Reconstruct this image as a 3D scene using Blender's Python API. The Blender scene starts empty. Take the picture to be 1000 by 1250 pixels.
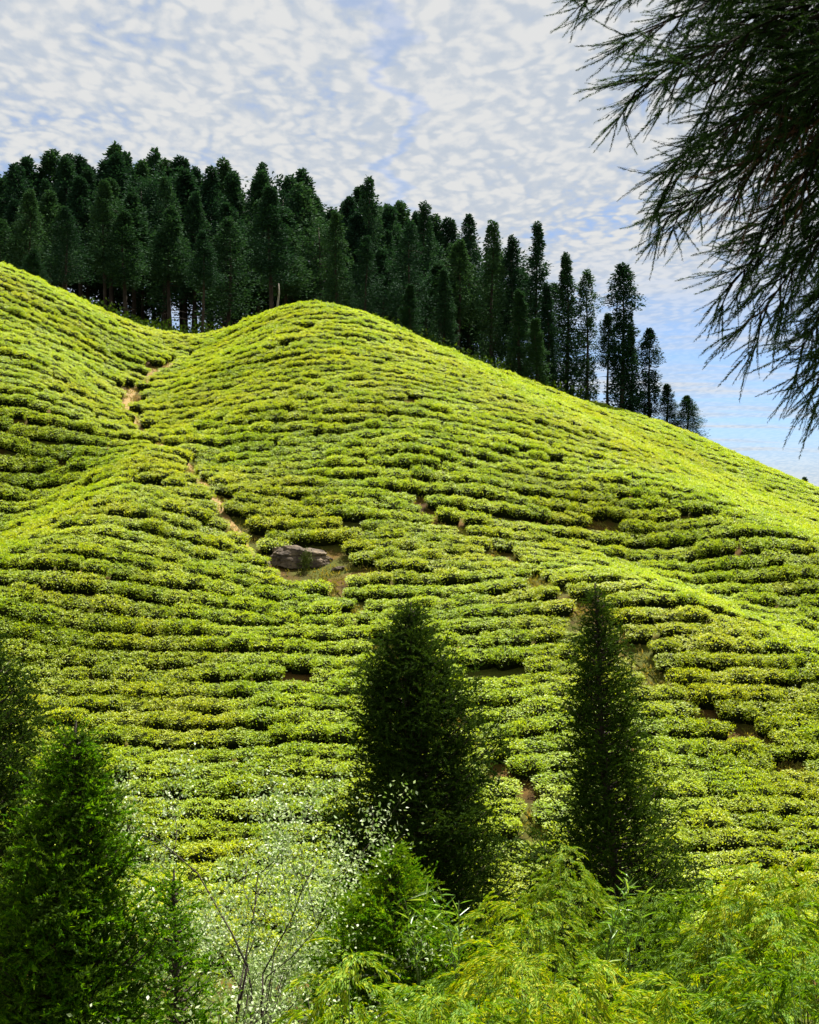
import bpy, math, random
import numpy as np
R = math.radians
rng = np.random.default_rng(7)
random.seed(7)
scene = bpy.context.scene
COL = scene.collection

# ------------------------------------------------------------------ camera
F = 1717.0; PITCH = R(2.0)
cam = bpy.data.cameras.new('camera'); cam_o = bpy.data.objects.new('camera', cam); COL.objects.link(cam_o)
cam_o.location = (0, 0, 0); cam_o.rotation_euler = (R(90) + PITCH, 0, 0)
cam.sensor_fit = 'VERTICAL'; cam.sensor_height = 24; cam.lens = 24 * F / 1250
cam.clip_start = 0.1; cam.clip_end = 9000
cam.dof.use_dof = True; cam.dof.focus_distance = 60; cam.dof.aperture_fstop = 7.0
scene.camera = cam_o
# ------------------------------------------------------------------ light
SUN_EL, SUN_AZ = R(63), R(30)          # azimuth from +Y towards +X
world = bpy.data.worlds.new('World'); scene.world = world; world.use_nodes = True
sun = bpy.data.lights.new('sun', 'SUN'); sun.energy = 5.0; sun.angle = R(0.5); sun.color = (1, 0.955, 0.87)
sun_o = bpy.data.objects.new('sun', sun); COL.objects.link(sun_o)
sun_o.rotation_euler = (-(R(90) - SUN_EL), 0, -SUN_AZ); 
scene.view_settings.view_transform = 'Standard'; scene.view_settings.look = 'None'
scene.view_settings.exposure = 1.55; scene.view_settings.gamma = 1
CLOUD = 2.55; SKYS = 0.05

def N(nt, t, **k):
    n = nt.nodes.new(t)
    for a, v in k.items(): setattr(n, a, v)
    return n
def setin(nt, sock, v):
    if v is None: return
    if isinstance(v, bpy.types.NodeSocket): nt.links.new(v, sock)
    else: sock.default_value = v
def mth(nt, op, a, b=None, c=None, clamp=False):
    n = N(nt, 'ShaderNodeMath', operation=op, use_clamp=clamp)
    setin(nt, n.inputs[0], a); setin(nt, n.inputs[1], b); setin(nt, n.inputs[2], c)
    return n.outputs[0]
def vmul(nt, v, s):
    n = N(nt, 'ShaderNodeVectorMath', operation='MULTIPLY'); setin(nt, n.inputs[0], v); n.inputs[1].default_value = s
    return n.outputs[0]
def noise(nt, vec, scale, detail=3, rough=0.5, dist=0.0):
    n = N(nt, 'ShaderNodeTexNoise'); setin(nt, n.inputs['Vector'], vec)
    n.inputs['Scale'].default_value = scale; n.inputs['Detail'].default_value = detail
    n.inputs['Roughness'].default_value = rough; n.inputs['Distortion'].default_value = dist
    return n.outputs['Fac']
def rampf(nt, v, a, b, lo=0.0, hi=1.0):
    n = N(nt, 'ShaderNodeMapRange', interpolation_type='SMOOTHSTEP'); setin(nt, n.inputs['Value'], v)
    n.inputs['From Min'].default_value = a; n.inputs['From Max'].default_value = b
    n.inputs['To Min'].default_value = lo; n.inputs['To Max'].default_value = hi
    return n.outputs[0]
def mixc(nt, f, a, b, mode='MIX'):
    n = N(nt, 'ShaderNodeMix', data_type='RGBA', blend_type=mode)
    setin(nt, n.inputs[0], f)
    for s, v in ((n.inputs[6], a), (n.inputs[7], b)):
        if isinstance(v, tuple) and len(v) == 3: v = (*v, 1)
        setin(nt, s, v)
    return n.outputs[2]

def build_world():
    nt = world.node_tree; nt.nodes.clear()
    out = N(nt, 'ShaderNodeOutputWorld'); bg = N(nt, 'ShaderNodeBackground')
    bg.inputs['Strength'].default_value = SKYS
    sky = N(nt, 'ShaderNodeTexSky', sky_type='NISHITA'); sky.sun_disc = False
    sky.sun_elevation = SUN_EL; sky.sun_rotation = SUN_AZ; sky.altitude = 1500
    sky.air_density = 1.0; sky.dust_density = 0.6; sky.ozone_density = 2.0
    tc = N(nt, 'ShaderNodeTexCoord'); sp = N(nt, 'ShaderNodeSeparateXYZ'); nt.links.new(tc.outputs['Generated'], sp.inputs[0])
    z = mth(nt, 'ADD', mth(nt, 'MAXIMUM', sp.outputs[2], 0.0), 0.035)
    cx = mth(nt, 'DIVIDE', sp.outputs[0], z); cy = mth(nt, 'DIVIDE', sp.outputs[1], z)
    cb = N(nt, 'ShaderNodeCombineXYZ'); nt.links.new(cx, cb.inputs[0]); nt.links.new(cy, cb.inputs[1])
    P = cb.outputs[0]
    # warp
    wn = N(nt, 'ShaderNodeTexNoise'); nt.links.new(P, wn.inputs['Vector']); wn.inputs['Scale'].default_value = 1.6; wn.inputs['Detail'].default_value = 2
    wv = vmul(nt, wn.outputs['Color'], (.10, .10, .10))
    ad = N(nt, 'ShaderNodeVectorMath', operation='ADD'); nt.links.new(P, ad.inputs[0]); nt.links.new(wv, ad.inputs[1]); Q = ad.outputs[0]
    vo = N(nt, 'ShaderNodeTexVoronoi', feature='SMOOTH_F1'); vv = N(nt, 'ShaderNodeVectorMath', operation='ADD'); wn2 = N(nt, 'ShaderNodeTexNoise'); wn2.inputs['Scale'].default_value = 9
    nt.links.new(Q, wn2.inputs['Vector']); nt.links.new(vmul(nt, wn2.outputs['Color'], (.09, .09, .09)), vv.inputs[0]); Q2 = vmul(nt, Q, (1.0, .5, 1)); nt.links.new(Q2, vv.inputs[1]); nt.links.new(vv.outputs[0], vo.inputs['Vector'])
    vo.inputs['Scale'].default_value = 31; vo.inputs['Smoothness'].default_value = .6
    puff = rampf(nt, vo.outputs['Distance'], 0.75, 0.1)
    cells = mth(nt, 'ADD', mth(nt, 'MULTIPLY', noise(nt, Q2, 26.0, 4, 0.55, 0.1), 0.75), mth(nt, 'MULTIPLY', puff, 0.28))
    mid = noise(nt, vmul(nt, Q, (1.0, 0.8, 1)), 3.6, 4, 0.6, 0.1)
    big = noise(nt, vmul(nt, P, (1.0, 0.7, 1)), 0.75, 3, 0.5)
    strk = noise(nt, vmul(nt, Q, (0.35, 1.3, 1)), 1.7, 4, 0.6)
    el = sp.outputs[2]
    high = rampf(nt, el, 0.12, 0.23)
    cov_hi = mth(nt, 'ADD', mth(nt, 'MULTIPLY', big, 1.5), mth(nt, 'ADD', mth(nt, 'MULTIPLY', cells, 0.9), mth(nt, 'MULTIPLY', mid, 1.0)))
    f_hi = rampf(nt, cov_hi, 1.12, 1.58, 0.22, 1.0)
    band = mth(nt, 'ABSOLUTE', mth(nt, 'ADD', mth(nt, 'ADD', cx, 0.03), mth(nt, 'MULTIPLY', mth(nt, 'SUBTRACT', noise(nt, P, 3.0, 4, .6), .5), .45)))
    f_hi = mth(nt, 'MULTIPLY', f_hi, rampf(nt, band, 0.0, 0.04, .62, 1.0))
    f_lo = rampf(nt, strk, 0.42, 0.70, 0.15, 0.9)
    hor = rampf(nt, el, 0.11, 0.045, 0, .85)
    f = mth(nt, 'MAXIMUM', N(nt, 'ShaderNodeMix').outputs[0], 0) if False else None
    mx = N(nt, 'ShaderNodeMix'); setin(nt, mx.inputs[0], high); setin(nt, mx.inputs[2], f_lo); setin(nt, mx.inputs[3], f_hi)
    f = mth(nt, 'MAXIMUM', mx.outputs[0], hor)
    shade = rampf(nt, mth(nt, 'ADD', mth(nt, 'MULTIPLY', cells, 0.65), mth(nt, 'MULTIPLY', mid, 0.35)), 0.37, 0.60)
    c = CLOUD / (SKYS * 10)
    ccol = mixc(nt, shade, (0.74 * c, 0.82 * c, 0.93 * c), (1.03 * c, 1.04 * c, 1.04 * c))
    skc = mixc(nt, 1.0, sky.outputs[0], (0.74, 0.86, 1.02), 'MULTIPLY')
    fin = mixc(nt, f, skc, ccol)
    nt.links.new(fin, bg.inputs['Color']); nt.links.new(bg.outputs[0], out.inputs['Surface'])
build_world()

# ------------------------------------------------------------------ helpers
def ray(px, py):
    u = (px - 500) / F; v = (625 - py) / F
    return u, math.cos(PITCH) - v * math.sin(PITCH), math.sin(PITCH) + v * math.cos(PITCH)
def at(px, py, Y):                      # survey: picture point + distance -> place
    a, b, c = ray(px, py); t = Y / b
    return (a * t, Y, c * t)

def meta(o, label=None, cat=None, group=None, kind=None):
    if label: o['label'] = label
    if cat: o['category'] = cat
    if group: o['group'] = group
    if kind: o['kind'] = kind
    return o
def mesh_np(name, V, T, mats, mi=None, smooth=False, quad=False):
    V = np.asarray(V, np.float32); T = np.asarray(T, np.int32); k = T.shape[1]
    me = bpy.data.meshes.new(name)
    me.vertices.add(len(V)); me.vertices.foreach_set('co', V.ravel())
    me.loops.add(T.size); me.loops.foreach_set('vertex_index', T.ravel())
    me.polygons.add(len(T)); me.polygons.foreach_set('loop_start', np.arange(0, T.size, k, dtype=np.int32))
    me.polygons.foreach_set('loop_total', np.full(len(T), k, np.int32))
    for m in (mats if isinstance(mats, (list, tuple)) else [mats]): me.materials.append(m)
    if mi is not None: me.polygons.foreach_set('material_index', np.asarray(mi, np.int32))
    if smooth: me.polygons.foreach_set('use_smooth', np.ones(len(T), bool))
    me.update(calc_edges=True); me.validate()
    return me
def obj(name, me, parent=None, loc=(0, 0, 0), rot=(0, 0, 0), sc=(1, 1, 1)):
    o = bpy.data.objects.new(name, me); COL.objects.link(o)
    o.location = loc; o.rotation_euler = rot; o.scale = sc
    if parent is not None: o.parent = parent
    return o
def empty(name, loc, rz=0, sc=(1, 1, 1)):
    o = obj(name, None, None, loc, (0, 0, rz), sc); o.empty_display_size = 0.3
    return o
class Geo:                              # collects numpy triangles
    def __init__(s): s.V = []; s.T = []; s.M = []; s.n = 0
    def add(s, V, T, m=0):
        V = np.asarray(V, float).reshape(-1, 3); T = np.asarray(T, int).reshape(-1, 3)
        s.V.append(V); s.T.append(T + s.n); s.M.append(np.full(len(T), m)); s.n += len(V)
    def inst(s, V, T, A, B, m=0):       # template instanced with matrices A (k,3,3), offsets B (k,3)
        V = np.asarray(V, float); T = np.asarray(T, int); k = len(A)
        W = np.einsum('kij,vj->kvi', A, V) + B[:, None, :]
        TT = T[None] + (np.arange(k) * len(V))[:, None, None]
        s.V.append(W.reshape(-1, 3)); s.T.append(TT.reshape(-1, 3) + s.n); s.M.append(np.full(k * len(T), m)); s.n += k * len(V)
    def mesh(s, name, mats, smooth=False):
        return mesh_np(name, np.concatenate(s.V), np.concatenate(s.T), mats, np.concatenate(s.M), smooth)
    def arr(s): return np.concatenate(s.V), np.concatenate(s.T)
def tube(g, pts, rad, n=7, m=0, jit=0.0):
    pts = np.asarray(pts, float); K = len(pts); rad = np.broadcast_to(rad, (K,))
    V = []
    for i in range(K):
        d = pts[min(i + 1, K - 1)] - pts[max(i - 1, 0)]; d = d / (np.linalg.norm(d) + 1e-9)
        a = np.cross(d, [0.3, 0.9, 0.2] if abs(d[2]) > .7 else [0, 0, 1.0]); a /= np.linalg.norm(a); b = np.cross(d, a)
        t = np.arange(n) / n * 2 * np.pi
        r = rad[i] * (1 + jit * rng.uniform(-1, 1, n))
        V.append(pts[i] + np.outer(np.cos(t) * r, a) + np.outer(np.sin(t) * r, b))
    V = np.concatenate(V); T = []
    for i in range(K - 1):
        for j in range(n):
            a, b = i * n + j, i * n + (j + 1) % n; T += [(a, b, b + n), (a, b + n, a + n)]
    T += [(0, j + 1, j) for j in range(1, n - 1)] + [((K - 1) * n, (K - 1) * n + j, (K - 1) * n + j + 1) for j in range(1, n - 1)]
    g.add(V, T, m)
def frames(D, roll=None, up=(0, 0, 1)):
    """rotation matrices whose x axis is D (k,3); z leans to 'up', rolled"""
    D = D / (np.linalg.norm(D, axis=1, keepdims=True) + 1e-9)
    U = np.broadcast_to(np.asarray(up, float), D.shape)
    Yv = np.cross(U, D); Yv += 1e-6; Yv /= np.linalg.norm(Yv, axis=1, keepdims=True)
    Z = np.cross(D, Yv)
    if roll is not None:
        c, s = np.cos(roll)[:, None], np.sin(roll)[:, None]
        Yv, Z = Yv * c + Z * s, Z * c - Yv * s
    return np.stack([D, Yv, Z], axis=2)
def vnoise(x, y, seed=0):               # 2-D value noise in [-1,1]
    x = np.asarray(x, float); y = np.asarray(y, float)
    xi = np.floor(x).astype(np.int64); yi = np.floor(y).astype(np.int64); fx = x - xi; fy = y - yi
    fx = fx * fx * (3 - 2 * fx); fy = fy * fy * (3 - 2 * fy)
    def h(a, b):
        v = (a * 374761393 + b * 668265263 + seed * 2147483647) & 0xffffffff
        v = ((v ^ (v >> 13)) * 1274126177) & 0xffffffff
        return ((v ^ (v >> 16)) & 0xffff) / 32767.5 - 1
    return (h(xi, yi) * (1 - fx) + h(xi + 1, yi) * fx) * (1 - fy) + (h(xi, yi + 1) * (1 - fx) + h(xi + 1, yi + 1) * fx) * fy

# ------------------------------------------------------------------ materials
def leaf_mat(name, dark, mid, light, trans=0.35, rough=0.4, patch=None, patch_scale=0.12, spec=0.5, tint=(1.25, 1.15, 0.5), orand=0.25):
    m = bpy.data.materials.new(name); m.use_nodes = True; nt = m.node_tree; nt.nodes.clear()
    out = N(nt, 'ShaderNodeOutputMaterial'); geo = N(nt, 'ShaderNodeNewGeometry'); oi = N(nt, 'ShaderNodeObjectInfo')
    cr = N(nt, 'ShaderNodeValToRGB'); e = cr.color_ramp.elements
    e[0].position = 0.0; e[0].color = (*dark, 1); e[1].position = 1.0; e[1].color = (*light, 1)
    k = cr.color_ramp.elements.new(0.5); k.color = (*mid, 1)
    f = mth(nt, 'ADD', mth(nt, 'MULTIPLY', geo.outputs['Random Per Island'], 1 - orand), mth(nt, 'MULTIPLY', oi.outputs['Random'], orand))
    nt.links.new(f, cr.inputs[0]); c = cr.outputs[0]
    if patch is not None:
        nz = noise(nt, geo.outputs['Position'], patch_scale, 4, 0.6)
        c = mixc(nt, rampf(nt, nz, 0.42, 0.62), c, mixc(nt, 1.0, c, patch, 'MULTIPLY'))
    bs = N(nt, 'ShaderNodeBsdfPrincipled'); nt.links.new(c, bs.inputs['Base Color'])
    bs.inputs['Roughness'].default_value = rough; bs.inputs['Specular IOR Level'].default_value = spec
    tr = N(nt, 'ShaderNodeBsdfTranslucent'); nt.links.new(mixc(nt, 1.0, c, tint, 'MULTIPLY'), tr.inputs['Color'])
    mx = N(nt, 'ShaderNodeMixShader'); mx.inputs[0].default_value = trans
    nt.links.new(bs.outputs[0], mx.inputs[1]); nt.links.new(tr.outputs[0], mx.inputs[2]); nt.links.new(mx.outputs[0], out.inputs[0])
    return m
def rough_mat(name, a, b, scale=3, rough=0.9, bump=0.3, third=None, stretch=(1, 1, 1), spec=0.3):
    m = bpy.data.materials.new(name); m.use_nodes = True; nt = m.node_tree; bs = nt.nodes['Principled BSDF']
    tc = N(nt, 'ShaderNodeTexCoord'); v = vmul(nt, tc.outputs['Object'], stretch)
    n1 = noise(nt, v, scale, 6, 0.6); n2 = noise(nt, v, scale * 5, 4, 0.6)
    c = mixc(nt, rampf(nt, n1, 0.35, 0.65), a, b)
    if third: c = mixc(nt, rampf(nt, n2, 0.52, 0.66), c, third)
    nt.links.new(c, bs.inputs['Base Color']); bs.inputs['Roughness'].default_value = rough; bs.inputs['Specular IOR Level'].default_value = spec
    bp = N(nt, 'ShaderNodeBump'); bp.inputs['Strength'].default_value = bump; bp.inputs['Distance'].default_value = 0.05
    nt.links.new(n2, bp.inputs['Height']); nt.links.new(bp.outputs[0], bs.inputs['Normal'])
    return m
M_tea = leaf_mat('tea leaf', (0.15, 0.27, 0.003), (0.315, 0.435, 0.004), (0.47, 0.55, 0.035), trans=0.45, rough=0.5, spec=0.35, patch=(1.03, 0.92, 0.8), patch_scale=0.11, orand=0.35)
M_teacore = rough_mat('tea twigs shade-darkened', (0.006, 0.010, 0.002), (0.018, 0.022, 0.004), 8, spec=0.02)  # twig colour darkened to paint shade into hedge sides and row gaps
M_far = leaf_mat('cedar foliage far', (0.008, 0.025, 0.014), (0.020, 0.054, 0.026), (0.050, 0.105, 0.036), trans=0.2, rough=0.85, spec=0.08, tint=(1, 1.1, .6), orand=0.6)
M_near = leaf_mat('cedar needles', (0.012, 0.035, 0.003), (0.035, 0.075, 0.005), (0.07, 0.13, 0.008), trans=0.35, rough=0.8, spec=0.08, orand=0.0)
M_near2 = leaf_mat('cedar needles olive', (0.009, 0.024, 0.004), (0.022, 0.050, 0.006), (0.05, 0.09, 0.007), trans=0.35, rough=0.85, spec=0.06, orand=0.0)
M_bright = leaf_mat('cedar needles fresh', (0.03, 0.10, 0.002), (0.06, 0.17, 0.003), (0.16, 0.30, 0.005), trans=0.5, rough=0.8, spec=0.08, orand=0.0)
M_lightened = leaf_mat('cedar needles lightened as if sunlit', (0.05, 0.12, 0.004), (0.13, 0.23, 0.007), (0.22, 0.33, 0.012), trans=0.5, rough=0.8, spec=0.08, orand=0.0)  # young needles lightened to look sunlit inside the broad cedar's shadow
M_over = leaf_mat('cedar needles overhead', (0.008, 0.024, 0.006), (0.020, 0.052, 0.010), (0.04, 0.10, 0.014), trans=0.25, rough=0.7, spec=0.12, orand=0.0)
M_dry = leaf_mat('dry needles', (0.05, 0.022, 0.010), (0.10, 0.045, 0.02), (0.14, 0.07, 0.03), trans=0.2, rough=0.7, orand=0.0)
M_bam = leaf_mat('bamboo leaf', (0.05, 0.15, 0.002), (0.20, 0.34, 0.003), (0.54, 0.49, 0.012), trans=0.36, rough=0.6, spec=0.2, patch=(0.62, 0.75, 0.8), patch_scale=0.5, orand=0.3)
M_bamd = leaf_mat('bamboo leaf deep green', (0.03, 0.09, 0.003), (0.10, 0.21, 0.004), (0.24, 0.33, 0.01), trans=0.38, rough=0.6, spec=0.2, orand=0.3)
M_shoot = leaf_mat('bamboo shoot leaf', (0.08, 0.20, 0.02), (0.14, 0.28, 0.03), (0.25, 0.35, 0.06), trans=0.4, rough=0.35, orand=0.1)
M_pale = leaf_mat('pale leaf', (0.12, 0.22, 0.02), (0.34, 0.44, 0.16), (0.60, 0.65, 0.45), trans=0.3, rough=0.5, orand=0.0, tint=(1, 1.1, .7))
M_bark = rough_mat('bark', (0.05, 0.035, 0.025), (0.11, 0.08, 0.06), 6, bump=0.6, stretch=(1, 1, .15))
M_barkd = rough_mat('dark bark', (0.025, 0.018, 0.012), (0.055, 0.04, 0.028), 6, bump=0.6, stretch=(1, 1, .2))
M_twig = rough_mat('dark twig', (0.010, 0.009, 0.005), (0.022, 0.018, 0.010), 6, spec=.05)
M_dead = rough_mat('bleached wood', (0.16, 0.14, 0.11), (0.25, 0.22, 0.18), 6)
M_rock = rough_mat('rock', (0.05, 0.036, 0.024), (0.15, 0.11, 0.065), 1.6, bump=0.9, third=(0.03, 0.022, 0.016))
M_grass = leaf_mat('dry grass', (0.10, 0.13, 0.01), (0.22, 0.20, 0.03), (0.36, 0.27, 0.07), trans=0.3, rough=0.8, spec=.1, orand=0)
M_rockmoss = rough_mat('moss', (0.06, 0.09, 0.01), (0.12, 0.15, 0.02), 9)
M_path = rough_mat('trodden earth', (0.20, 0.11, 0.03), (0.27, 0.17, 0.05), 1.5, bump=0.5, third=(0.12, 0.13, 0.03))
M_culm = rough_mat('bamboo culm', (0.04, 0.07, 0.01), (0.08, 0.12, 0.02), 5)
def ground_mat():
    m = bpy.data.materials.new('hill earth'); m.use_nodes = True; nt = m.node_tree; bs = nt.nodes['Principled BSDF']
    g = N(nt, 'ShaderNodeNewGeometry'); P = g.outputs['Position']
    soil = mixc(nt, rampf(nt, noise(nt, P, 0.8, 5), .35, .65), (0.035, 0.020, 0.005), (0.11, 0.062, 0.014))
    grass = mixc(nt, noise(nt, P, 6, 4), (0.035, 0.05, 0.006), (0.09, 0.09, 0.012))
    c = mixc(nt, rampf(nt, noise(nt, P, 0.35, 6, .65), 0.40, 0.58), soil, grass)
    nt.links.new(c, bs.inputs['Base Color']); bs.inputs['Roughness'].default_value = 0.95; bs.inputs['Specular IOR Level'].default_value = 0.1
    bp = N(nt, 'ShaderNodeBump'); bp.inputs['Strength'].default_value = 0.7; bp.inputs['Distance'].default_value = 0.06
    nt.links.new(noise(nt, P, 7, 6, .7), bp.inputs['Height']); nt.links.new(bp.outputs[0], bs.inputs['Normal'])
    return m
M_ground = ground_mat(); M_soil = M_ground

# ------------------------------------------------------------------ terrain (thin plate spline through surveyed points)
CP = []
def cp(px, py, Y):
    a = at(px, py, Y); CP.append((a[0], a[1], a[2] - .5))      # the survey saw hedge tops, the ground lies below
def cw(x, y, z): CP.append((x, y, z))
# near bank, dip
for x in (-14, 0, 14): cw(x, -6, -0.6); cw(x, 2, -2.2)
for x in (-16, -6, 4, 14): cw(x, 12, -6.2); cw(x * 1.2, 24, -8.4)
for x in (-24, -12, 0, 12, 24): cw(x, 32, -8.9)
# lower hill face
for px in (-150, 100, 350, 600, 850, 1150): cp(px, 1050, 38)
for px in (50, 300, 550, 800): cp(px, 900, 44.3)
cp(1050, 900, 44.8); cp(-150, 900, 44)
for px in (-150, 50, 300, 520): cp(px, 800, 49.5)
cp(740, 800, 49.2); cp(1000, 800, 48.5); cp(1180, 800, 47.5)
# left spur and gully
cp(200, 545, 67); cp(150, 600, 61); cp(95, 655, 55.8); cp(30, 720, 51.2); cp(-60, 780, 48.5)
cp(50, 590, 68); cp(0, 640, 64.5); cp(-60, 690, 60); cp(-60, 560, 67)
cp(60, 510, 70); cp(0, 450, 74); cp(80, 440, 80); cp(-120, 420, 76)
# left dome
cp(0, 331, 88); cp(45, 347, 89); cp(100, 376, 90); cp(160, 408, 91); cp(-100, 300, 88); cp(-250, 290, 86)
# path valley
cp(235, 433, 93); cp(185, 457, 86); cp(155, 490, 80); cp(170, 525, 74); cp(230, 572, 67.3); cp(292, 645, 60.5); cp(370, 690, 57.3); cp(440, 765, 51.8)
# main dome face
cp(300, 500, 73.5); cp(390, 500, 72.5); cp(520, 500, 73.5); cp(640, 530, 73); cp(390, 430, 81.5); cp(300, 430, 84); cp(500, 440, 82)
cp(400, 590, 64.6); cp(520, 640, 61.5); cp(450, 690, 57)
cp(390, 371, 94); cp(350, 374, 95); cp(300, 392, 96); cp(260, 417, 96); cp(430, 376, 94.5); cp(480, 397, 95); cp(410, 371, 94); cp(330, 379, 95.5); cp(455, 384, 94.5); cp(520, 418, 94.5); cp(560, 440, 94); cp(640, 474, 92)
# right gully, front spur, right shoulder
cp(640, 620, 64.5); cp(800, 660, 64.5); cp(880, 705, 61.5); cp(1000, 765, 57); cp(1130, 820, 52)
cp(660, 700, 57); cp(760, 705, 55.2); cp(860, 745, 52.2); cp(1000, 815, 47.6)
cp(760, 590, 68); cp(900, 650, 64); cp(1000, 690, 62); cp(1130, 720, 61)
cp(700, 500, 88); cp(760, 540, 81); cp(860, 600, 73.5); cp(960, 640, 70.5); cp(1050, 662, 70)
# far flank
cp(690, 481, 108); cp(740, 497, 112); cp(800, 516, 112); cp(900, 554, 106); cp(1000, 600, 98); cp(1100, 650, 92)
cp(800, 532, 98); cp(850, 561, 96); cp(960, 613, 90)
# behind the crests
for px, z in ((-200, 20), (0, 20), (200, 17.2), (400, 16.6), (560, 15.0)):
    a = at(px, 500, 112); cw(a[0], 112, z)
for px, z in ((-250, 18), (0, 18), (250, 17), (500, 14.5), (680, 12.0)):
    a = at(px, 500, 135); cw(a[0], 135, z)
for px, z in ((-200, 12), (100, 11), (400, 7), (700, 2), (900, -2), (1100, -6)):
    a = at(px, 500, 165); cw(a[0], 165, z)
for px, z in ((800, 5), (950, 0.5), (1100, -3)):
    a = at(px, 500, 132); cw(a[0], 132, z)
CPA = np.array(CP); S = 50.0
def U_(r2): return 0.5 * r2 * np.log(r2 + 1e-12)
def tps_fit(P, lam=0.0006):
    X = P[:, :2] / S; n = len(X)
    K = U_(((X[:, None] - X[None]) ** 2).sum(2)) + lam * np.eye(n)
    A = np.zeros((n + 3, n + 3)); A[:n, :n] = K; A[:n, n] = 1; A[:n, n + 1:] = X; A[n, :n] = 1; A[n + 1:, :n] = X.T
    b = np.zeros(n + 3); b[:n] = P[:, 2]
    return X, np.linalg.solve(A, b)
TX, TW = tps_fit(CPA)
def tps(x, y):
    x = np.asarray(x, float) / S; y = np.asarray(y, float) / S; o = np.zeros_like(x)
    for i in range(len(TX)): o += TW[i] * U_((x - TX[i, 0]) ** 2 + (y - TX[i, 1]) ** 2)
    return o + TW[-3] + TW[-2] * x + TW[-1] * y
def H0(x, y):
    z = tps(np.clip(x, -70, 75), np.clip(y, -12, 175))
    d = np.maximum(np.maximum(-55 - x, x - 60), np.maximum(-14 - y, y - 160)); d = np.clip(d / 160, 0, 1); d = d * d * (3 - 2 * d)
    z = z * (1 - d) + (-70 + 25 * vnoise(x / 400, y / 400, 5)) * d
    z = z + 0.10 * vnoise(x / 3.1, y / 3.1, 3) + 0.22 * vnoise(x / 8, y / 8, 4)
    return z
GX = np.arange(-75, 80.01, 0.5); GY = np.arange(-14, 180.01, 0.5)
HG = H0(*np.meshgrid(GX, GY, indexing='ij'))
def H(x, y):
    fx = np.clip((np.asarray(x, float) - GX[0]) / 0.5, 0, len(GX) - 1.001); fy = np.clip((np.asarray(y, float) - GY[0]) / 0.5, 0, len(GY) - 1.001)
    i = fx.astype(int); j = fy.astype(int); a = fx - i; b = fy - j
    return (HG[i, j] * (1 - a) + HG[i + 1, j] * a) * (1 - b) + (HG[i, j + 1] * (1 - a) + HG[i + 1, j + 1] * a) * b
def gridmesh(name, X, Y, Z, mat):
    nx, ny = len(X), len(Y); XX, YY = np.meshgrid(X, Y, indexing='ij')
    V = np.stack([XX, YY, Z], 2).reshape(-1, 3); i, j = np.meshgrid(np.arange(nx - 1), np.arange(ny - 1), indexing='ij'); q = (i * ny + j).ravel()
    return mesh_np(name, V, np.stack([q, q + ny, q + ny + 1, q + 1], 1), mat, smooth=True)
ext = np.array([90, 110, 140, 180, 240, 320, 450, 650, 1000, 1600, 2600, 4000.])
AX = np.concatenate([-ext[::-1], GX, ext]); AY = np.concatenate([-ext[::-1], [-70, -50, -34, -22], GY, ext[ext > 185]])
ZZ = H0(*np.meshgrid(AX, AY, indexing='ij'))
ground = obj('ground', gridmesh('ground', AX, AY, ZZ, M_ground)); meta(ground, kind='structure')

# hit the terrain along a ray of the survey (used for placing things on visible ground)
def hit(px, py, y0=30, y1=140):
    a, b, c = ray(px, py); Y = np.arange(y0, y1, 0.1); h = H(a / b * Y, Y); k = np.argmax(h >= c / b * Y)
    if not (h >= c / b * Y).any(): k = len(Y) - 1
    return np.array([a / b * Y[k], Y[k], h[k]])

# ------------------------------------------------------------------ footpaths
PATHPX = [
    ([(238, 436), (205, 448), (183, 460), (168, 474), (156, 488), (154, 500), (160, 514), (172, 530), (200, 552), (232, 572), (246, 590), (270, 622), (290, 650), (296, 668), (312, 684)], 0.24, 'narrow worn earth footpath coming down the valley between the two tea hills'),
    ([(395, 704), (425, 735), (445, 768), (470, 800), (520, 850), (575, 915), (600, 940), (645, 990), (680, 1040)], 0.12, 'shaded footpath running from the boulder down behind the broad dark cedar'),
    ([(484, 602), (520, 630), (570, 655), (612, 680), (652, 712), (690, 740), (755, 790), (800, 830), (850, 868), (900, 893), (950, 925), (1005, 955)], 0.06, 'thin dark footpath slanting across the lower slope towards the right edge')]
PATHS = []
for pts, w, lab in PATHPX:
    W = np.array([hit(*p) for p in pts]); d = np.r_[0, np.cumsum(np.hypot(*np.diff(W[:, :2], axis=0).T))]
    s = np.arange(0, d[-1], 0.3); X = np.interp(s, d, W[:, 0]); Y = np.interp(s, d, W[:, 1])
    X += 0.12 * vnoise(s / 1.5, s * 0, 9); PATHS.append((X, Y, w))
    tx, ty = np.gradient(X), np.gradient(Y); l = np.hypot(tx, ty); nx, ny = -ty / l, tx / l
    V = []; offs = np.array([-1, -.8, -.4, 0, .4, .8, 1])
    ww = w * (1 + 0.35 * vnoise(s / 2, s * 0 + 3, 2)) * (1 + (1.8 * np.exp(-((Y - 77.5) / 3.2) ** 2) if w > .2 else 0))
    for i in range(len(s)):
        for k in offs:
            x, y = X[i] + nx[i] * ww[i] * k, Y[i] + ny[i] * ww[i] * k
            V.append((x, y, H(x, y) + (0.05 if abs(k) < .9 else -0.08)))
    n = len(offs); T = [(i * n + j, i * n + j + 1, (i + 1) * n + j + 1, (i + 1) * n + j) for i in range(len(s) - 1) for j in range(n - 1)]
    meta(obj('path', mesh_np('path', V, T, M_path if w > .2 else M_soil, smooth=True)), kind='structure', label=lab)
def path_dist(x, y):
    d = np.full(x.shape, 99.)
    for X, Y, w in PATHS:
        for a, b in zip(X, Y): np.minimum(d, np.hypot(x - a, y - b) - w, out=d)
    return d

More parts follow.
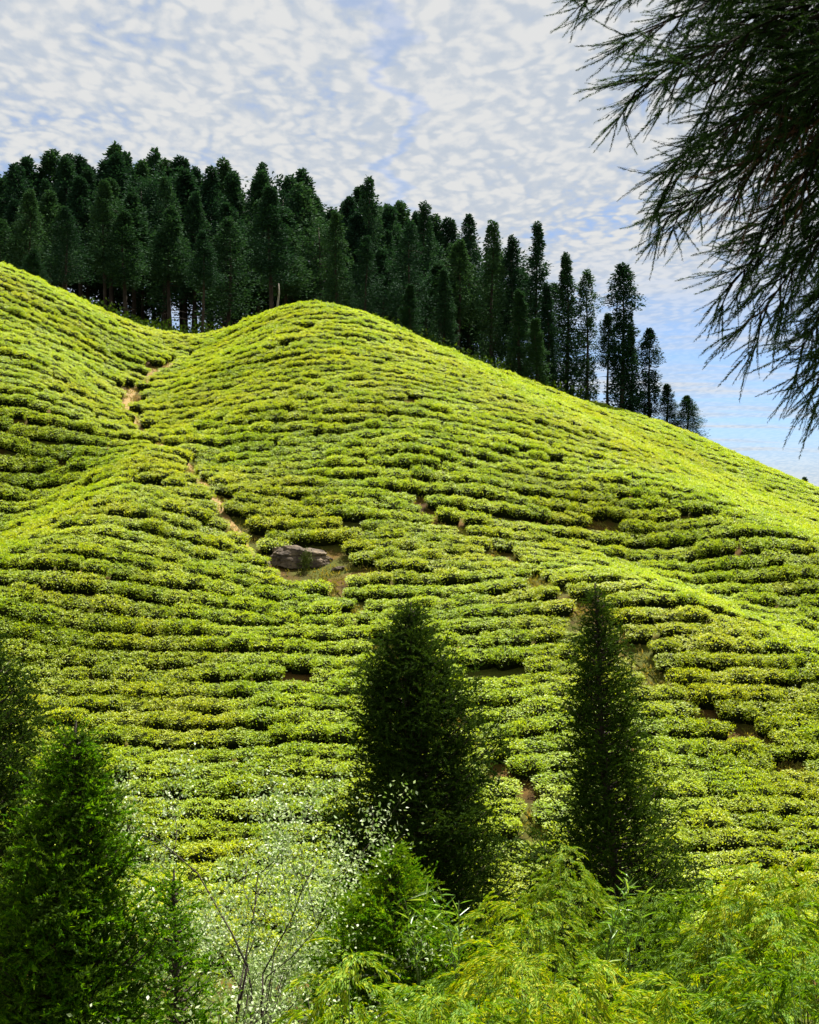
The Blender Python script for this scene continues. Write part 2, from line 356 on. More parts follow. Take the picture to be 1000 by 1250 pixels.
# ------------------------------------------------------------------ tea rows
ROCK = hit(368, 692); 
BARE = [(370, 694, 2.9, 1.5), (440, 698, 1.7, .6), (330, 684, 1.2, .7), (156, 495, 1.1, 1.8), (430, 655, 1.0, .45), (680, 575, 1.0, .7), (740, 643, 1.9, .4), (850, 640, 1.8, .35), (120, 600, .6, .4),
        (75, 640, .6, .4), (12, 700, .5, .5), (975, 945, 1.2, .5), (510, 498, 1.0, .5), (340, 432, 1.1, .4), (380, 408, 1.5, .5), (30, 345, 1.0, .6), (15, 535, .8, .4), (930, 620, 1.2, .4)]
BAREW = [(hit(a, b), rx, ry) for a, b, rx, ry in BARE]
TH0 = R(42); SROW = 1.02
gxs = np.arange(-46, 56, 0.25); gys = np.arange(30, 128, 0.2)
XX, YY = np.meshgrid(gxs, gys, indexing='ij'); ZG = H(XX, YY)
def zone(x, y):                         # rows do not line up across the footpaths
    z = np.zeros_like(x)
    for n, (X, Y, w) in enumerate(PATHS):
        o = np.argsort(Y); xp = np.interp(y, Y[o], X[o]); z += np.where(x > xp, 0.37 * (n + 1), 0) * np.clip((y - Y.min()) / 4, 0, 1) * np.clip((Y.max() - y) / 6, 0, 1)
    return z
GG = YY * math.cos(TH0) + ZG * math.sin(TH0) + 0.5 * vnoise(XX / 9, YY / 7, 11) + 0.24 * vnoise(XX / 2.8, YY / 2.6, 12)
GG = GG / SROW + zone(XX, YY) + 0.35 * np.round(1.2 * vnoise(XX / 7, YY / 9, 21)) / 1.0 * 0.5
bx = []; 
gx_, gy_ = np.gradient(ZG, 0.25, 0.2)
for k in range(int(GG.min()), int(GG.max()) + 1):
    idx = (GG >= k).argmax(axis=1); ok = (GG >= k).any(axis=1) & (idx > 0)
    yk = np.where(ok, gys[np.clip(idx, 0, len(gys) - 1)], np.nan)
    i0 = np.arange(len(gxs)); g1 = GG[i0, idx]; g0 = GG[i0, np.maximum(idx - 1, 0)]
    yk = yk - 0.2 * np.clip((g1 - k) / np.maximum(g1 - g0, 1e-6), 0, 1)
    zk = H(gxs, np.nan_to_num(yk))
    ds = np.sqrt(0.25 ** 2 + np.diff(yk) ** 2 + np.diff(zk) ** 2); ds = np.where(np.isnan(ds), 0.25, np.minimum(ds, 1.2))
    s = np.r_[0, np.cumsum(ds)]; q = rng.uniform(0, 1)
    while q < s[-1]:
        x = np.interp(q, s, gxs); j = int(np.clip((x - gxs[0]) / 0.25, 0, len(gxs) - 2)); y = yk[j] if np.isnan(yk[j + 1]) else yk[j] + (yk[j + 1] - yk[j]) * ((x - gxs[j]) / 0.25)
        if not np.isnan(y):
            dy = yk[min(j + 2, len(gxs) - 1)] - yk[max(j - 2, 0)]; dy = 0 if np.isnan(dy) else dy
            bx.append((x, y, math.atan2(np.clip(dy, -2.0, 2.0), 1.0), k))
        q += rng.uniform(0.76, 1.1) + (0.22 if rng.random() < .08 else 0)
B = np.array(bx); B = B[(B[:, 1] > 31)]
x, y = B[:, 0] + rng.normal(0, .05, len(B)), B[:, 1] + rng.normal(0, .07, len(B))
keep = np.abs(x) < y * 0.315 + 6
keep &= path_dist(x, y) > 0.26
for c, rx, ry in BAREW: keep &= ((x - c[0]) / (rx * (.75 if rx > 2.8 else .6))) ** 2 + ((y - c[1]) / (ry * (1.1 if rx > 2.8 else .9))) ** 2 > 1
keep &= vnoise(x / 1.1, y / 0.8, 31) + 0.5 * vnoise(x / 12, y / 12, 32) < 1.08
forest_edge = lambda x: np.where(x < 4, 100.0, np.where(x < 14, 100 + (x - 4) * 0.6, 125))
keep &= y < forest_edge(x)
B = B[keep]; x = x[keep]; y = y[keep]
e = 0.4; hx = (H(x + e, y) - H(x - e, y)) / (2 * e); hy = (H(x, y + e) - H(x, y - e)) / (2 * e)
gmag = (hy * math.sin(TH0) + math.cos(TH0)) / np.sqrt(1 + hy ** 2)
z = H(x, y)
wid = np.clip(1.0 / np.maximum(gmag, .6), 0.95, 1.22) * np.where(y > 70, .93, 1) * (0.725 + 0.09 * vnoise(x / 5, y / 5, 41) + rng.normal(0, .07, len(x)))
lenx = rng.uniform(0.8, 1.1, len(x)); hgt = rng.uniform(0.66, .95, len(x)) * (1 + 0.15 * vnoise(x / 6, y / 6, 42))
# rotation: x axis along row on the surface, z between vertical and surface normal
XA = np.stack([np.cos(B[:, 2]), np.sin(B[:, 2]), hx * np.cos(B[:, 2]) + hy * np.sin(B[:, 2])], 1)
NZ = np.stack([-hx * 0.8, -hy * 0.8, np.ones_like(hx)], 1); NZ /= np.linalg.norm(NZ, axis=1, keepdims=True)
flip = rng.random(len(x)) < 0.5; XA[flip] *= -1
XA -= (XA * NZ).sum(1, keepdims=True) * NZ; XA /= np.linalg.norm(XA, axis=1, keepdims=True); YA = np.cross(NZ, XA)
from mathutils import Matrix
EUL = np.array([Matrix(((a[0], b[0], c[0]), (a[1], b[1], c[1]), (a[2], b[2], c[2]))).to_euler('XYZ')[:] for a, b, c in zip(XA, YA, NZ)])
SCL = np.stack([lenx, wid, hgt], 1); POS = np.stack([x, y, z - 0.03], 1)
print('tea bushes', len(x))

LEAF = (np.array([[0, 0, 0], [.45, .5, .06], [1, 0, -.04], [.45, -.5, .06]]), np.array([[0, 1, 2], [0, 2, 3]]))
def bush_mesh(seed, nleaf=950):
    r = np.random.default_rng(seed); g = Geo()
    def surf(u, v):                    # superellipse dome; u angle, v 0 (rim foot) .. 1 (top centre)
        a = u; ca, sa = np.cos(a), np.sin(a); p = 0.66
        rx = np.sign(ca) * np.abs(ca) ** p; ry = np.sign(sa) * np.abs(sa) ** p
        rad = np.where(v < .45, 0.82 + 0.18 * np.sin(v / .45 * np.pi / 2), np.sqrt(np.clip((1 - v) / .55, 0, 1)))
        h = np.where(v < .45, v / .45 * 0.56, 0.56 + 0.11 * (1 - ((1 - v) / .55) ** 1.5))
        X, Y = rx * rad * 0.66, ry * rad * 0.60
        b = 1 + 0.15 * vnoise(X * 4 + seed * 7, Y * 4 + v * 3, seed)
        return np.stack([X * b, Y * b, h * (1 + 0.16 * vnoise(X * 5 + 9, Y * 5, seed + 1))], -1)
    # woody twig core, its near-black colour stands in for shade between hedges
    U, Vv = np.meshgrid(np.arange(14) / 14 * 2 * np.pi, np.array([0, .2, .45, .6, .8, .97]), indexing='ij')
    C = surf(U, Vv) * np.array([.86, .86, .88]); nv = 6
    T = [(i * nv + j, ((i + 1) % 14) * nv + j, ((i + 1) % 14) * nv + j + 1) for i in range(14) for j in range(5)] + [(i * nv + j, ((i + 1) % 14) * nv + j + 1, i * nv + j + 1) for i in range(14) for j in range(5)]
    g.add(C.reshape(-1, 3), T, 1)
    n = nleaf; u = r.uniform(0, 2 * np.pi, n); v = np.where(r.random(n) < .18, r.uniform(0.25, .45, n), 1 - .55 * r.random(n))
    P = surf(u, v); Pn = P - np.array([0, 0, .2]); Pn[:, :2] *= 1.2; Pn /= np.linalg.norm(Pn, axis=1, keepdims=True)
    top = v > .45; Pn[top] = Pn[top] * .35 + np.array([0, 0, .9])
    D = Pn * 0.4 + r.normal(0, .55, (n, 3)); D[top, 2] *= .6
    A = frames(D, r.uniform(-.7, .7, n)); L = r.uniform(.06, .105, n)
    A = A * L[:, None, None]; A[:, :, 1] *= 0.5
    g.inst(*LEAF, A, P + r.normal(0, .025, (n, 3)), 0)
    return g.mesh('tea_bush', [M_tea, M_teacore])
NB = 6
BM = [bush_mesh(100 + i) for i in range(NB)]
var = rng.integers(0, NB, len(x))
# the 300 nearest in view stand as single bushes
pxp = 500 + F * x / y
cand = np.where((pxp > 5) & (pxp < 995) & (y > 36.5) )[0]; cand = cand[np.argsort(y[cand])][:300]; single = set(cand.tolist())
firstv = {}
for n, i in enumerate(cand):
    o = obj('tea_bush', BM[var[i]], None, POS[i], EUL[i], SCL[i]); firstv.setdefault(int(var[i]), o)
    meta(o, 'low clipped yellow green tea bush in the hedge rows at the foot of the slope', 'tea bush', 'tea bushes in the lower hedge rows')
rest = np.array([i for i in range(len(x)) if i not in single])
pm = bpy.data.meshes.new('tea_rows'); pm.vertices.add(len(rest)); pm.vertices.foreach_set('co', POS[rest].astype(np.float32).ravel())
for nm, arr in (('rot', EUL), ('scl', SCL)):
    a = pm.attributes.new(nm, 'FLOAT_VECTOR', 'POINT'); a.data.foreach_set('vector', arr[rest].astype(np.float32).ravel())
a = pm.attributes.new('pick', 'INT', 'POINT'); a.data.foreach_set('value', var[rest].astype(np.int32))
tea = obj('tea_rows', pm); pm.materials.append(M_tea)
meta(tea, 'contour hedge rows of bright yellow green tea bushes covering the whole hillside', 'tea hedges', kind='stuff')
ng = bpy.data.node_groups.new('tea rows', 'GeometryNodeTree')
ng.interface.new_socket('Geometry', in_out='INPUT', socket_type='NodeSocketGeometry'); ng.interface.new_socket('Geometry', in_out='OUTPUT', socket_type='NodeSocketGeometry')
gi = N(ng, 'NodeGroupInput'); go = N(ng, 'NodeGroupOutput'); iop = N(ng, 'GeometryNodeInstanceOnPoints'); jn = N(ng, 'GeometryNodeJoinGeometry')
for v in reversed(range(NB)):           # join reverses, so add last first
    oi = N(ng, 'GeometryNodeObjectInfo'); oi.inputs['Object'].default_value = firstv[v]; oi.inputs['As Instance'].default_value = True
    ng.links.new(oi.outputs['Geometry'], jn.inputs[0])
def nattr(nm, t):
    n = N(ng, 'GeometryNodeInputNamedAttribute'); n.data_type = t; n.inputs['Name'].default_value = nm
    return [s for s in n.outputs if s.name == 'Attribute' and s.enabled][0]
ng.links.new(gi.outputs[0], iop.inputs['Points']); ng.links.new(jn.outputs[0], iop.inputs['Instance'])
iop.inputs['Pick Instance'].default_value = True
ng.links.new(nattr('pick', 'INT'), iop.inputs['Instance Index'])
e2r = N(ng, 'FunctionNodeEulerToRotation'); ng.links.new(nattr('rot', 'FLOAT_VECTOR'), e2r.inputs[0]); ng.links.new(e2r.outputs[0], iop.inputs['Rotation'])
ng.links.new(nattr('scl', 'FLOAT_VECTOR'), iop.inputs['Scale']); ng.links.new(iop.outputs[0], go.inputs[0])
md = tea.modifiers.new('tea rows', 'NODES'); md.node_group = ng

# dry grass and weeds fringing the bare earth
def fringe():
    r = np.random.default_rng(15); P = []
    for X, Y, w in PATHS:
        k = r.integers(0, len(X), 5500); P.append(np.stack([X[k] + r.normal(0, .35, 5500), Y[k] + r.normal(0, .35, 5500)], 1))
    for c, rx, ry in BAREW: P.append(np.stack([c[0] + r.normal(0, rx * .4, 400), c[1] + r.normal(0, ry * .5, 400)], 1))
    P = np.concatenate(P); P = P[(np.abs(vnoise(P[:, 0] * 2, P[:, 1] * 2, 3)) > .25)]; n = len(P)
    D = r.normal(0, .5, (n, 3)) + [0, 0, .7]; A = frames(D, r.uniform(-2, 2, n)) * r.uniform(.06, .2, n)[:, None, None]; A[:, :, 1] *= .3
    g = Geo(); g.inst(*LEAF, A, np.stack([P[:, 0], P[:, 1], H(P[:, 0], P[:, 1]) + .03], 1))
    meta(obj('grass', g.mesh('grass', [M_grass])), 'short dry grass and weeds along the footpaths and bare patches', 'grass', kind='stuff')
fringe()
# ------------------------------------------------------------------ boulder
def boulder(loc, sx, sy, sz, seed):
    r = np.random.default_rng(seed); import bmesh
    bm = bmesh.new(); bmesh.ops.create_icosphere(bm, subdivisions=5, radius=1)
    cuts = [(r.normal(size=3), r.uniform(.55, .9)) for _ in range(26)]
    cuts = [(c / np.linalg.norm(c), d) for c, d in cuts]
    from mathutils import noise as mn, Vector
    for v in bm.verts:
        p = np.array(v.co)
        for c, d in cuts:
            t = p @ c
            if t > d: p = p - c * (t - d) * .92
        q = Vector(p * 2.2); p = p * (1 + 0.16 * mn.noise(q) + 0.06 * mn.noise(q * 3) + .03 * mn.noise(q * 8))
        # a long crack under the cap and an upright one
        cr = math.exp(-((p[2] - .28 - .12 * p[0] + .06 * mn.noise(Vector(p * 3))) / .05) ** 2) * .10 + math.exp(-((p[0] - .12 + .1 * p[2]) / .05) ** 2) * .12
        p = p * (1 - cr); v.co = (p[0] * sx, p[1] * sy, p[2] * sz)
    me = bpy.data.meshes.new('boulder'); bm.to_mesh(me); bm.free(); me.materials.append(M_rock)
    for p in me.polygons: p.use_smooth = False
    return me
b = obj('boulder', boulder(None, 1.9, 0.9, 0.64, 3), None, (ROCK[0], ROCK[1] + .3, ROCK[2] + 0.3), (0.12, 0.05, 0.1))
meta(b, 'weathered grey brown boulder with a flat cracked top in the bare gap among tea rows', 'boulder')
g = Geo(); rr = np.random.default_rng(4)
n = 500; D = rr.normal(0, .4, (n, 3)) + [0, -.2, 1]; A = frames(D, rr.uniform(-1, 1, n)) * rr.uniform(.05, .12, n)[:, None, None]; A[:, :, 1] *= .5
P = np.stack([rr.normal(0.15, .12, n), rr.normal(-.78, .07, n), rr.normal(.0, .2, n)], 1); g.inst(*LEAF, A, P)
obj('moss', g.mesh('moss', [M_rockmoss]), b)
for px, py, s in ((345, 690, .28), (412, 697, .22), (325, 690, .2)):
    c = hit(px, py); o = obj('stone', b.data.copy(), None, (c[0], c[1], c[2] + .05), (.2, .1, px), (s, s * 1.2, s))
    meta(o, {345: 'small brown stone touching the left foot of the cracked boulder', 412: 'small stone on bare earth just right of the boulder', 325: 'smallest stone on the path left of the boulder'}[px], 'stone')

# ------------------------------------------------------------------ far cedars
def far_crown(seed, h, R0, base, tiers=None, nb=150, dens=1.0):
    """crown + trunk of a tall cedar: boughs with drooping puffs; tiers = [(z0,z1,r0,r1)] bands of foliage"""
    r = np.random.default_rng(seed); g = Geo()
    if tiers is None: tiers = [(base, h, R0, 0.15)]
    for (z0, z1, r0, r1) in tiers:
        k = max(8, int(nb * (z1 - z0) / h * dens))
        for i in range(k):
            t = (i + r.random()) / k; z = z0 + (z1 - z0) * t
            top = 1 - (z - z0) / (z1 - z0)
            prof = (r1 + (r0 - r1) * min(1, top * 1.35) ** 0.72) * (0.75 + .25 * math.sin(min(1, (z - z0) / (z1 - z0) * 5) * math.pi / 2))
            a = r.uniform(0, 2 * np.pi); rad = prof * r.uniform(.5, 1.12) * (1 + .25 * float(vnoise(a * 1.2, z * .8, seed)))
            c = np.array([math.cos(a) * rad * .62, math.sin(a) * rad * .62, z])
            n = 64; q = r.normal(0, 1, (n, 3)); q /= np.linalg.norm(q, axis=1, keepdims=True)
            s = np.array([max(rad * .46, .22), max(rad * .46, .22), 0.42 + rad * .22])
            P = c + q * s * r.uniform(.5, 1.1, (n, 1)); P[:, 2] -= .12 * np.hypot(P[:, 0] - c[0], P[:, 1] - c[1])
            D = q * .8 + r.normal(0, .5, (n, 3)) + np.array([math.cos(a), math.sin(a), .25]) * .5
            A = frames(D, r.uniform(-1.5, 1.5, n)) * r.uniform(.15, .3, n)[:, None, None]; A[:, :, 1] *= .55
            g.inst(*LEAF, A, P)
    return g.mesh('crown', [M_far])
def far_trunk(seed, h, r0):
    r = np.random.default_rng(seed); g = Geo(); K = 9; t = np.linspace(0, 1, K)
    P = np.stack([.12 * np.sin(t * 5 + seed), .12 * np.cos(t * 4 + seed), -1.0 + t * (h - .2)], 1)
    tube(g, P, r0 * (1 - t * .88), 7, 0, .08)
    for i in range(16):
        z = h * r.uniform(.12, .85); a = r.uniform(0, 6.28); l = r.uniform(.5, 1.3)
        tube(g, [(0, 0, z), (math.cos(a) * l * .5, math.sin(a) * l * .5, z + .05), (math.cos(a) * l, math.sin(a) * l, z - .1)], [.05, .035, .012], 4)
    return g.mesh('trunk', [M_barkd], True)
FV = {}
def fv(key, *a, **k):
    FV[key] = (far_crown(*a, **k), far_trunk(a[0], a[1], .22))
Hn = 18.0
fv('full', 1, Hn, 2.1, 2.0); fv('full2', 2, Hn, 1.9, 1.0); fv('full3', 3, Hn, 2.3, 3.5)
fv('wide', 4, Hn, 2.7, 5.0); fv('wide2', 5, Hn, 2.6, 3.0)
fv('high', 6, Hn, 2.2, 7.5, nb=230); fv('high2', 7, Hn, 2.0, 9.0, nb=260)
fv('column', 8, Hn, 1.5, .6, nb=170); fv('column2', 9, Hn, 1.35, .4, nb=170)
fv('tufted', 10, Hn, 1.5, 2, tiers=[(11.6, 18, 1.75, .15), (2, 10.6, 1.6, .9)], nb=210)
fv('tufted2', 11, Hn, 1.5, 2, tiers=[(13.2, 18, 1.5, .15), (9.5, 12.6, 1.25, .7), (.6, 9, 1.7, .8)], nb=210)
fv('ragged', 12, Hn, 1.7, 3, tiers=[(12.5, 18, 1.6, .2), (8, 12, 1.5, .9), (.8, 7, 1.4, 1.0)], nb=200, dens=.8)
fv('small', 13, Hn, 2.7, .6, nb=260)
fv('round', 14, Hn, 3.0, 7, tiers=[(6, 17, 2.9, 1.6)], nb=190)
def far_tree(kind, px, pt, Y, label, group=None, wscale=1.0, sink=0.5):
    a, b, c = ray(px, pt + 8); X = a / b * Y; top = c / b * Y; gz = float(H(X, Y)) - .1
    h = max(2.0, top - gz); s = h / Hn; w = (0.45 + .55 * s) * wscale
    e = empty('cedar_tree', (X, Y, gz), random.uniform(0, 6.28), (w, w, s))
    cm, tm = FV[kind]; obj('crown', cm, e); obj('trunk', tm, e)
    meta(e, label, 'tree', group); return e
RIGHTG = 'cedars thinning out along the ridge'
explicit = [
 ('small', 839, 476, 113, 'small ragged cedar, last of the line at the right end of the ridge', 1.0),
 ('tufted', 793, 395, 113, 'slim tufted cedar with a bare stretch of trunk, second from the ridge end', 1.0),
 ('column', 815, 462, 112.5, 'short dense cedar leaning against the foot of the slim tufted cedar', 1.1),
 ('tufted2', 760, 317, 112, 'tall cedar with a lone tufted top above a bare neck', 1.15),
 ('high2', 742, 377, 113, 'broken flat topped cedar just left of the tall one with the lone tufted top', .85),
 ('column', 770, 388, 112.5, 'dense cedar column right against the tall tufted tree', .85),
 ('ragged', 716, 324, 113, 'thin see-through cedar with gappy tufts down its whole trunk', .9),
 ('column', 692, 304, 112, 'dense dark columnar cedar between the thin gappy one and the forest', 1.1),
 ('full2', 656, 267, 113, 'tall pointed cedar at the right end of the closed forest', 1.05),
 ('column', 668, 340, 109, 'columnar cedar with pale trunk foot at the edge of the tea', 1.0),
 ('full', 626, 283, 114, 'pointed cedar left of the tall tree at the end of the closed forest', 1.0),
 ('column2', 634, 348, 104, 'low narrow cedar column in front of the ridge trees', 1.15),
 ('column2', 654, 382, 103, 'short narrow cedar beside the low cedar column', 1.1),
 ('full2', 601, 265, 113, 'tall slender cedar with a sharp dark top above the tea ridge', 1.05),
 ('tufted', 573, 258, 120, 'far cedar with a small tufted head rising over its neighbours', .95),
 ('high', 560, 288, 112, 'cedar with high crown and several bare trunks showing below', 1.2),
 ('column', 543, 322, 106, 'bluish green narrow cedar standing before the bare trunks', 1.0),
 ('full', 519, 242, 115, 'tall leaning topped cedar right of the broad dome crowned cedar', 1.05),
 ('wide', 500, 267, 108, 'broad dome crowned cedar in the front of the forest', 1.0),
 ('wide2', 450, 211, 120, 'tallest pointed cedar above the right flank of the main hill', .95),
 ('full3', 447, 282, 106, 'mid height conical cedar under the tallest pointed one', .95),
 ('full', 411, 252, 106, 'conical cedar directly behind the top of the main tea hill', 1.05),
 ('high', 330, 224, 108, 'large evenly conical cedar over the left shoulder of the main hill', 1.15),
 ('high2', 248, 276, 104, 'lighter green round topped cedar above the saddle between the hills', .9),
 ('wide', 82, 247, 104, 'broad cedar with soft green crown behind the left tea hill', 1.0),
 ('small', 41, 297, 100, 'short dense cedar peeping over the crest of the left tea hill', .8),
 ('high', 36, 226, 112, 'large cedar at the far left with a domed crown', 1.0),
 ('high', 128, 216, 112, 'cedar with a layered crown left of the forest centre', 1.0),
 ('column', 500, 340, 100, 'slender cedar column right behind the hill crest', 1.0),
]
for k, px, pt, Y, lab, ws in explicit: far_tree(k, px, pt, Y, lab, wscale=ws * 1.12)
sky_px = [(-60, 215), (0, 208), (28, 185), (55, 190), (88, 180), (105, 183), (120, 198), (135, 183), (160, 190), (182, 181), (215, 192), (240, 195), (262, 190), (297, 205), (330, 205), (350, 210), (372, 212), (400, 235), (415, 240), (450, 225), (470, 245), (495, 240), (520, 250), (545, 270), (575, 275), (600, 285), (640, 290), (680, 320)]
spx = np.array([a for a, b in sky_px]); spy = np.array([b for a, b in sky_px])
kinds_b = ['high', 'high', 'high2', 'high2', 'round', 'wide']
rr = random.Random(5); nfar = 0
for row, (Y, drop, step) in enumerate(((138, -2, 17), (130, 10, 27), (122, 32, 36), (113, 62, 60))):
    px = -80 + rr.uniform(0, 20)
    lim = (560, 640, 680, 560)[row]
    while px < lim:
        pt = np.interp(px, spx, spy) + drop + rr.uniform(-9, 16)
        far_tree(rr.choice(kinds_b if row > 0 else ['high', 'high2', 'high', 'tufted', 'round']), px, pt, Y + rr.uniform(-3, 3), 'tall dark cedar standing close among others in the forest behind the tea hills', 'cedars massed in the forest behind the hills', wscale=rr.uniform(1.1, 1.6)); nfar += 1
        px += step * rr.uniform(.75, 1.3)
print('forest trees', nfar)
c = at(338, 400, 99)
g = Geo(); tube(g, [(0, 0, -1), (.05, 0, 1.2), (.15, 0, 2.0), (.12, 0, 2.7)], [.09, .08, .06, .04], 7, 0, .1)
o = obj('dead_trunk', g.mesh('dead_trunk', [M_dead], True), None, (c[0], 99, float(H(c[0], 99)))); meta(o, 'thin bleached dead trunk standing in front of the forest left of the main hilltop', 'dead tree')
c = at(978, 580, 97); 
g = Geo()
# bush tips at the right end
r_ = np.random.default_rng(61); n = 26000
fx_ = r_.uniform(-45, 14, n); fy_ = r_.uniform(101, 134, n); ok = fy_ > forest_edge(fx_) + 1.5; fx_, fy_ = fx_[ok], fy_[ok]; n = len(fx_)
hh = (.5 + 1.3 * (0.5 + .5 * vnoise(fx_ / 2.2, fy_ / 2.2, 8))) * r_.random(n) ** .6
D = r_.normal(0, .7, (n, 3)) + [0, 0, .5]; A = frames(D, r_.uniform(-2, 2, n)) * r_.uniform(.15, .35, n)[:, None, None]; A[:, :, 1] *= .6
g = Geo(); g.inst(*LEAF, A, np.stack([fx_, fy_, H(fx_, fy_) + hh], 1))
meta(obj('forest_undergrowth', g.mesh('forest_undergrowth', [M_near2])), 'dark scrub covering the forest floor between the cedar trunks', 'undergrowth', kind='stuff')  # darker needle material puts the forest shade into the scrub's colour
far_tree('small', 982, 576, 125, 'small dark tree top just showing over the ridge at the right edge', wscale=.8)

# ------------------------------------------------------------------ near conifers
def needle_sprig(seed, L=.27, n=33, nl=.048, w=.0105, droop=.25):
    r = np.random.default_rng(seed); g = Geo(); t = r.uniform(.05, 1.0, n)
    P = np.stack([t * L, 0 * t, -droop * L * t * t], 1)
    a = r.uniform(0, 2 * np.pi, n); D = np.stack([np.full(n, 1.1), np.cos(a) * .8, np.sin(a) * .8], 1)
    A = frames(D, r.uniform(-2, 2, n)) * (nl * r.uniform(.7, 1.3, n) * (1.1 - .4 * t))[:, None, None]; A[:, :, 1] *= w / nl * 2
    N3 = (np.array([[0, .5, 0], [0, -.5, 0], [1, 0, .05]]), np.array([[0, 1, 2]])); g.inst(*N3, A, P)
    return g.arr()
SPR = [needle_sprig(50 + i) for i in range(4)]
def conifer(name, base, h, prof, mats, label, nb=230, sprays=11, seed=0, leader=.6, sc=1.0, trunk_mat=None, lean=0.0, up=.55):
    """prof: list of (height fraction, radius)"""
    r = np.random.default_rng(seed); root = empty(name, base); meta(root, label, 'tree')
    pf = np.array(prof); g = Geo(); K = 10; t = np.linspace(0, 1, K)
    ax = lambda z: np.array([lean * z + .03 * math.sin(z * 1.3 + seed), .03 * math.cos(z * 1.1), z])
    tube(g, [ax(-.4 + q * (h + .4)) for q in t], .095 * sc * (1 - .93 * t) * h / 6 + .006, 8, 0, .06)
    obj('trunk', g.mesh('trunk', [trunk_mat or M_barkd], True), root)
    gb = Geo(); As = [[] for _ in SPR]; Bs = [[] for _ in SPR]
    for i in range(nb):
        q = .06 + .93 * ((i + r.random()) / nb) ** .85; z = q * h; a = i * 2.39996 + r.normal(0, .3); R_ = np.interp(q, pf[:, 0], pf[:, 1]) * r.uniform(.6, 1.1) * (1 + .42 * float(vnoise(a % 6.283 * 1.1, z * 1.4, seed))); d = np.array([math.cos(a), math.sin(a), 0]); o = ax(z - .1)
        K = 6; s = np.linspace(0, 1, K); rise = up * R_
        pts = o + np.outer(s * R_, d); pts[:, 2] += rise * (s ** 1.5) - .08 * R_ * np.sin(s * np.pi)
        tube(gb, pts, np.linspace(.022, .004, K) * sc, 4)
        m = max(5, int(sprays * (R_ / .8 + .3)))
        for j in range(m):
            u = min(1, .18 + .82 * ((j + r.random()) / m) ** .8); u = (.55, .95, .8, 1.0)[j % 4] if r.random() < .7 else u; p = np.array([np.interp(u, s, pts[:, c]) for c in range(3)]) + r.normal(0, .11, 3) * min(1, R_ + .3)
            side = np.cross(d, [0, 0, 1]) * r.normal(0, .75)
            D = d * r.uniform(.0, .9) + side + np.array([0, 0, r.uniform(-.35, .95)])
            k = r.integers(0, len(SPR)); A = frames(D[None], np.array([r.uniform(-1, 1)]))[0] * r.uniform(.6, 1.45) * sc * (0.55 + .45 * min(1, R_ / .5))
            As[k].append(A); Bs[k].append(p)
    n = int(leader * 26)
    for i in range(n):                  # leader
        z = h + leader * (i / n) - leader * .55; k = i % len(SPR); a = i * 2.4
        A = frames(np.array([[math.cos(a) * .5, math.sin(a) * .5, .9]]))[0] * .5 * sc * (1.2 - i / n); As[k].append(A); Bs[k].append(ax(z))
    obj('branches', gb.mesh('branches', [trunk_mat or M_barkd]), root)
    gf = Geo()
    for k in range(len(SPR)):
        if As[k]:
            A = np.array(As[k]); Bv = np.array(Bs[k]); mk = r.random(len(A)) < .5 if len(mats) > 1 else np.zeros(len(A), bool)
            gf.inst(*SPR[k], A[~mk], Bv[~mk], 0)
            if mk.any(): gf.inst(*SPR[k], A[mk], Bv[mk], 1)
    obj('crown', gf.mesh('crown', mats), root)
    return root
def gbase(px, py, Y):
    p = at(px, py, Y); gz = float(H(p[0], Y)); return (p[0], Y, gz), p[2] - gz
b_, h_ = gbase(88, 880, 14)
conifer('young_cedar', b_, h_, [(0, .82), (.45, .74), (.62, .6), (.8, .40), (.92, .2), (1, .05)], [M_bright, M_near], 'bright green young cedar filling the bottom left corner with a thin bare leader', nb=380, sprays=19, seed=1, leader=.55)
b_, h_ = gbase(-22, 745, 20)
conifer('young_cedar', b_, h_, [(0, 1.1), (.6, .85), (.85, .5), (1, .05)], [M_near2], 'dark cedar cut by the left edge behind the bright green one', nb=330, sprays=15, seed=2)
b_, h_ = gbase(513, 735, 24)
conifer('young_cedar', b_, h_, [(0, 1.6), (.2, 1.55), (.4, 1.28), (.6, .98), (.78, .66), (.9, .40), (.94, .18), (1, .2)], [M_near2], 'broad dark cedar in the middle with a tufted top, behind the small bushy one', nb=480, sprays=18, seed=3, lean=-0.022, leader=.4)
b_, h_ = gbase(758, 712, 26)
conifer('young_cedar', b_, h_, [(0, 1.5), (.2, 1.35), (.4, 1.0), (.55, .72), (.7, .54), (.86, .38), (.95, .17), (1, .05)], [M_near2, M_near], 'slender dark cedar standing right of the middle one', nb=430, sprays=14, seed=4, lean=-0.062, leader=.3)
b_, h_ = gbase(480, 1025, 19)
conifer('young_cedar', b_, h_, [(0, 1.1), (.5, .9), (.75, .55), (1, .05)], [M_lightened, M_bright], 'small bushy cedar at the front left foot of the broad dark one', nb=300, sprays=14, seed=5, leader=.25)
b_, h_ = gbase(216, 1060, 16)
conifer('sapling', b_, h_, [(0, .5), (.5, .42), (.8, .3), (1, .05)], [M_bright], 'thin see-through sapling with a bare dark stem right of the bright green cedar', nb=120, sprays=11, seed=6, leader=.2)

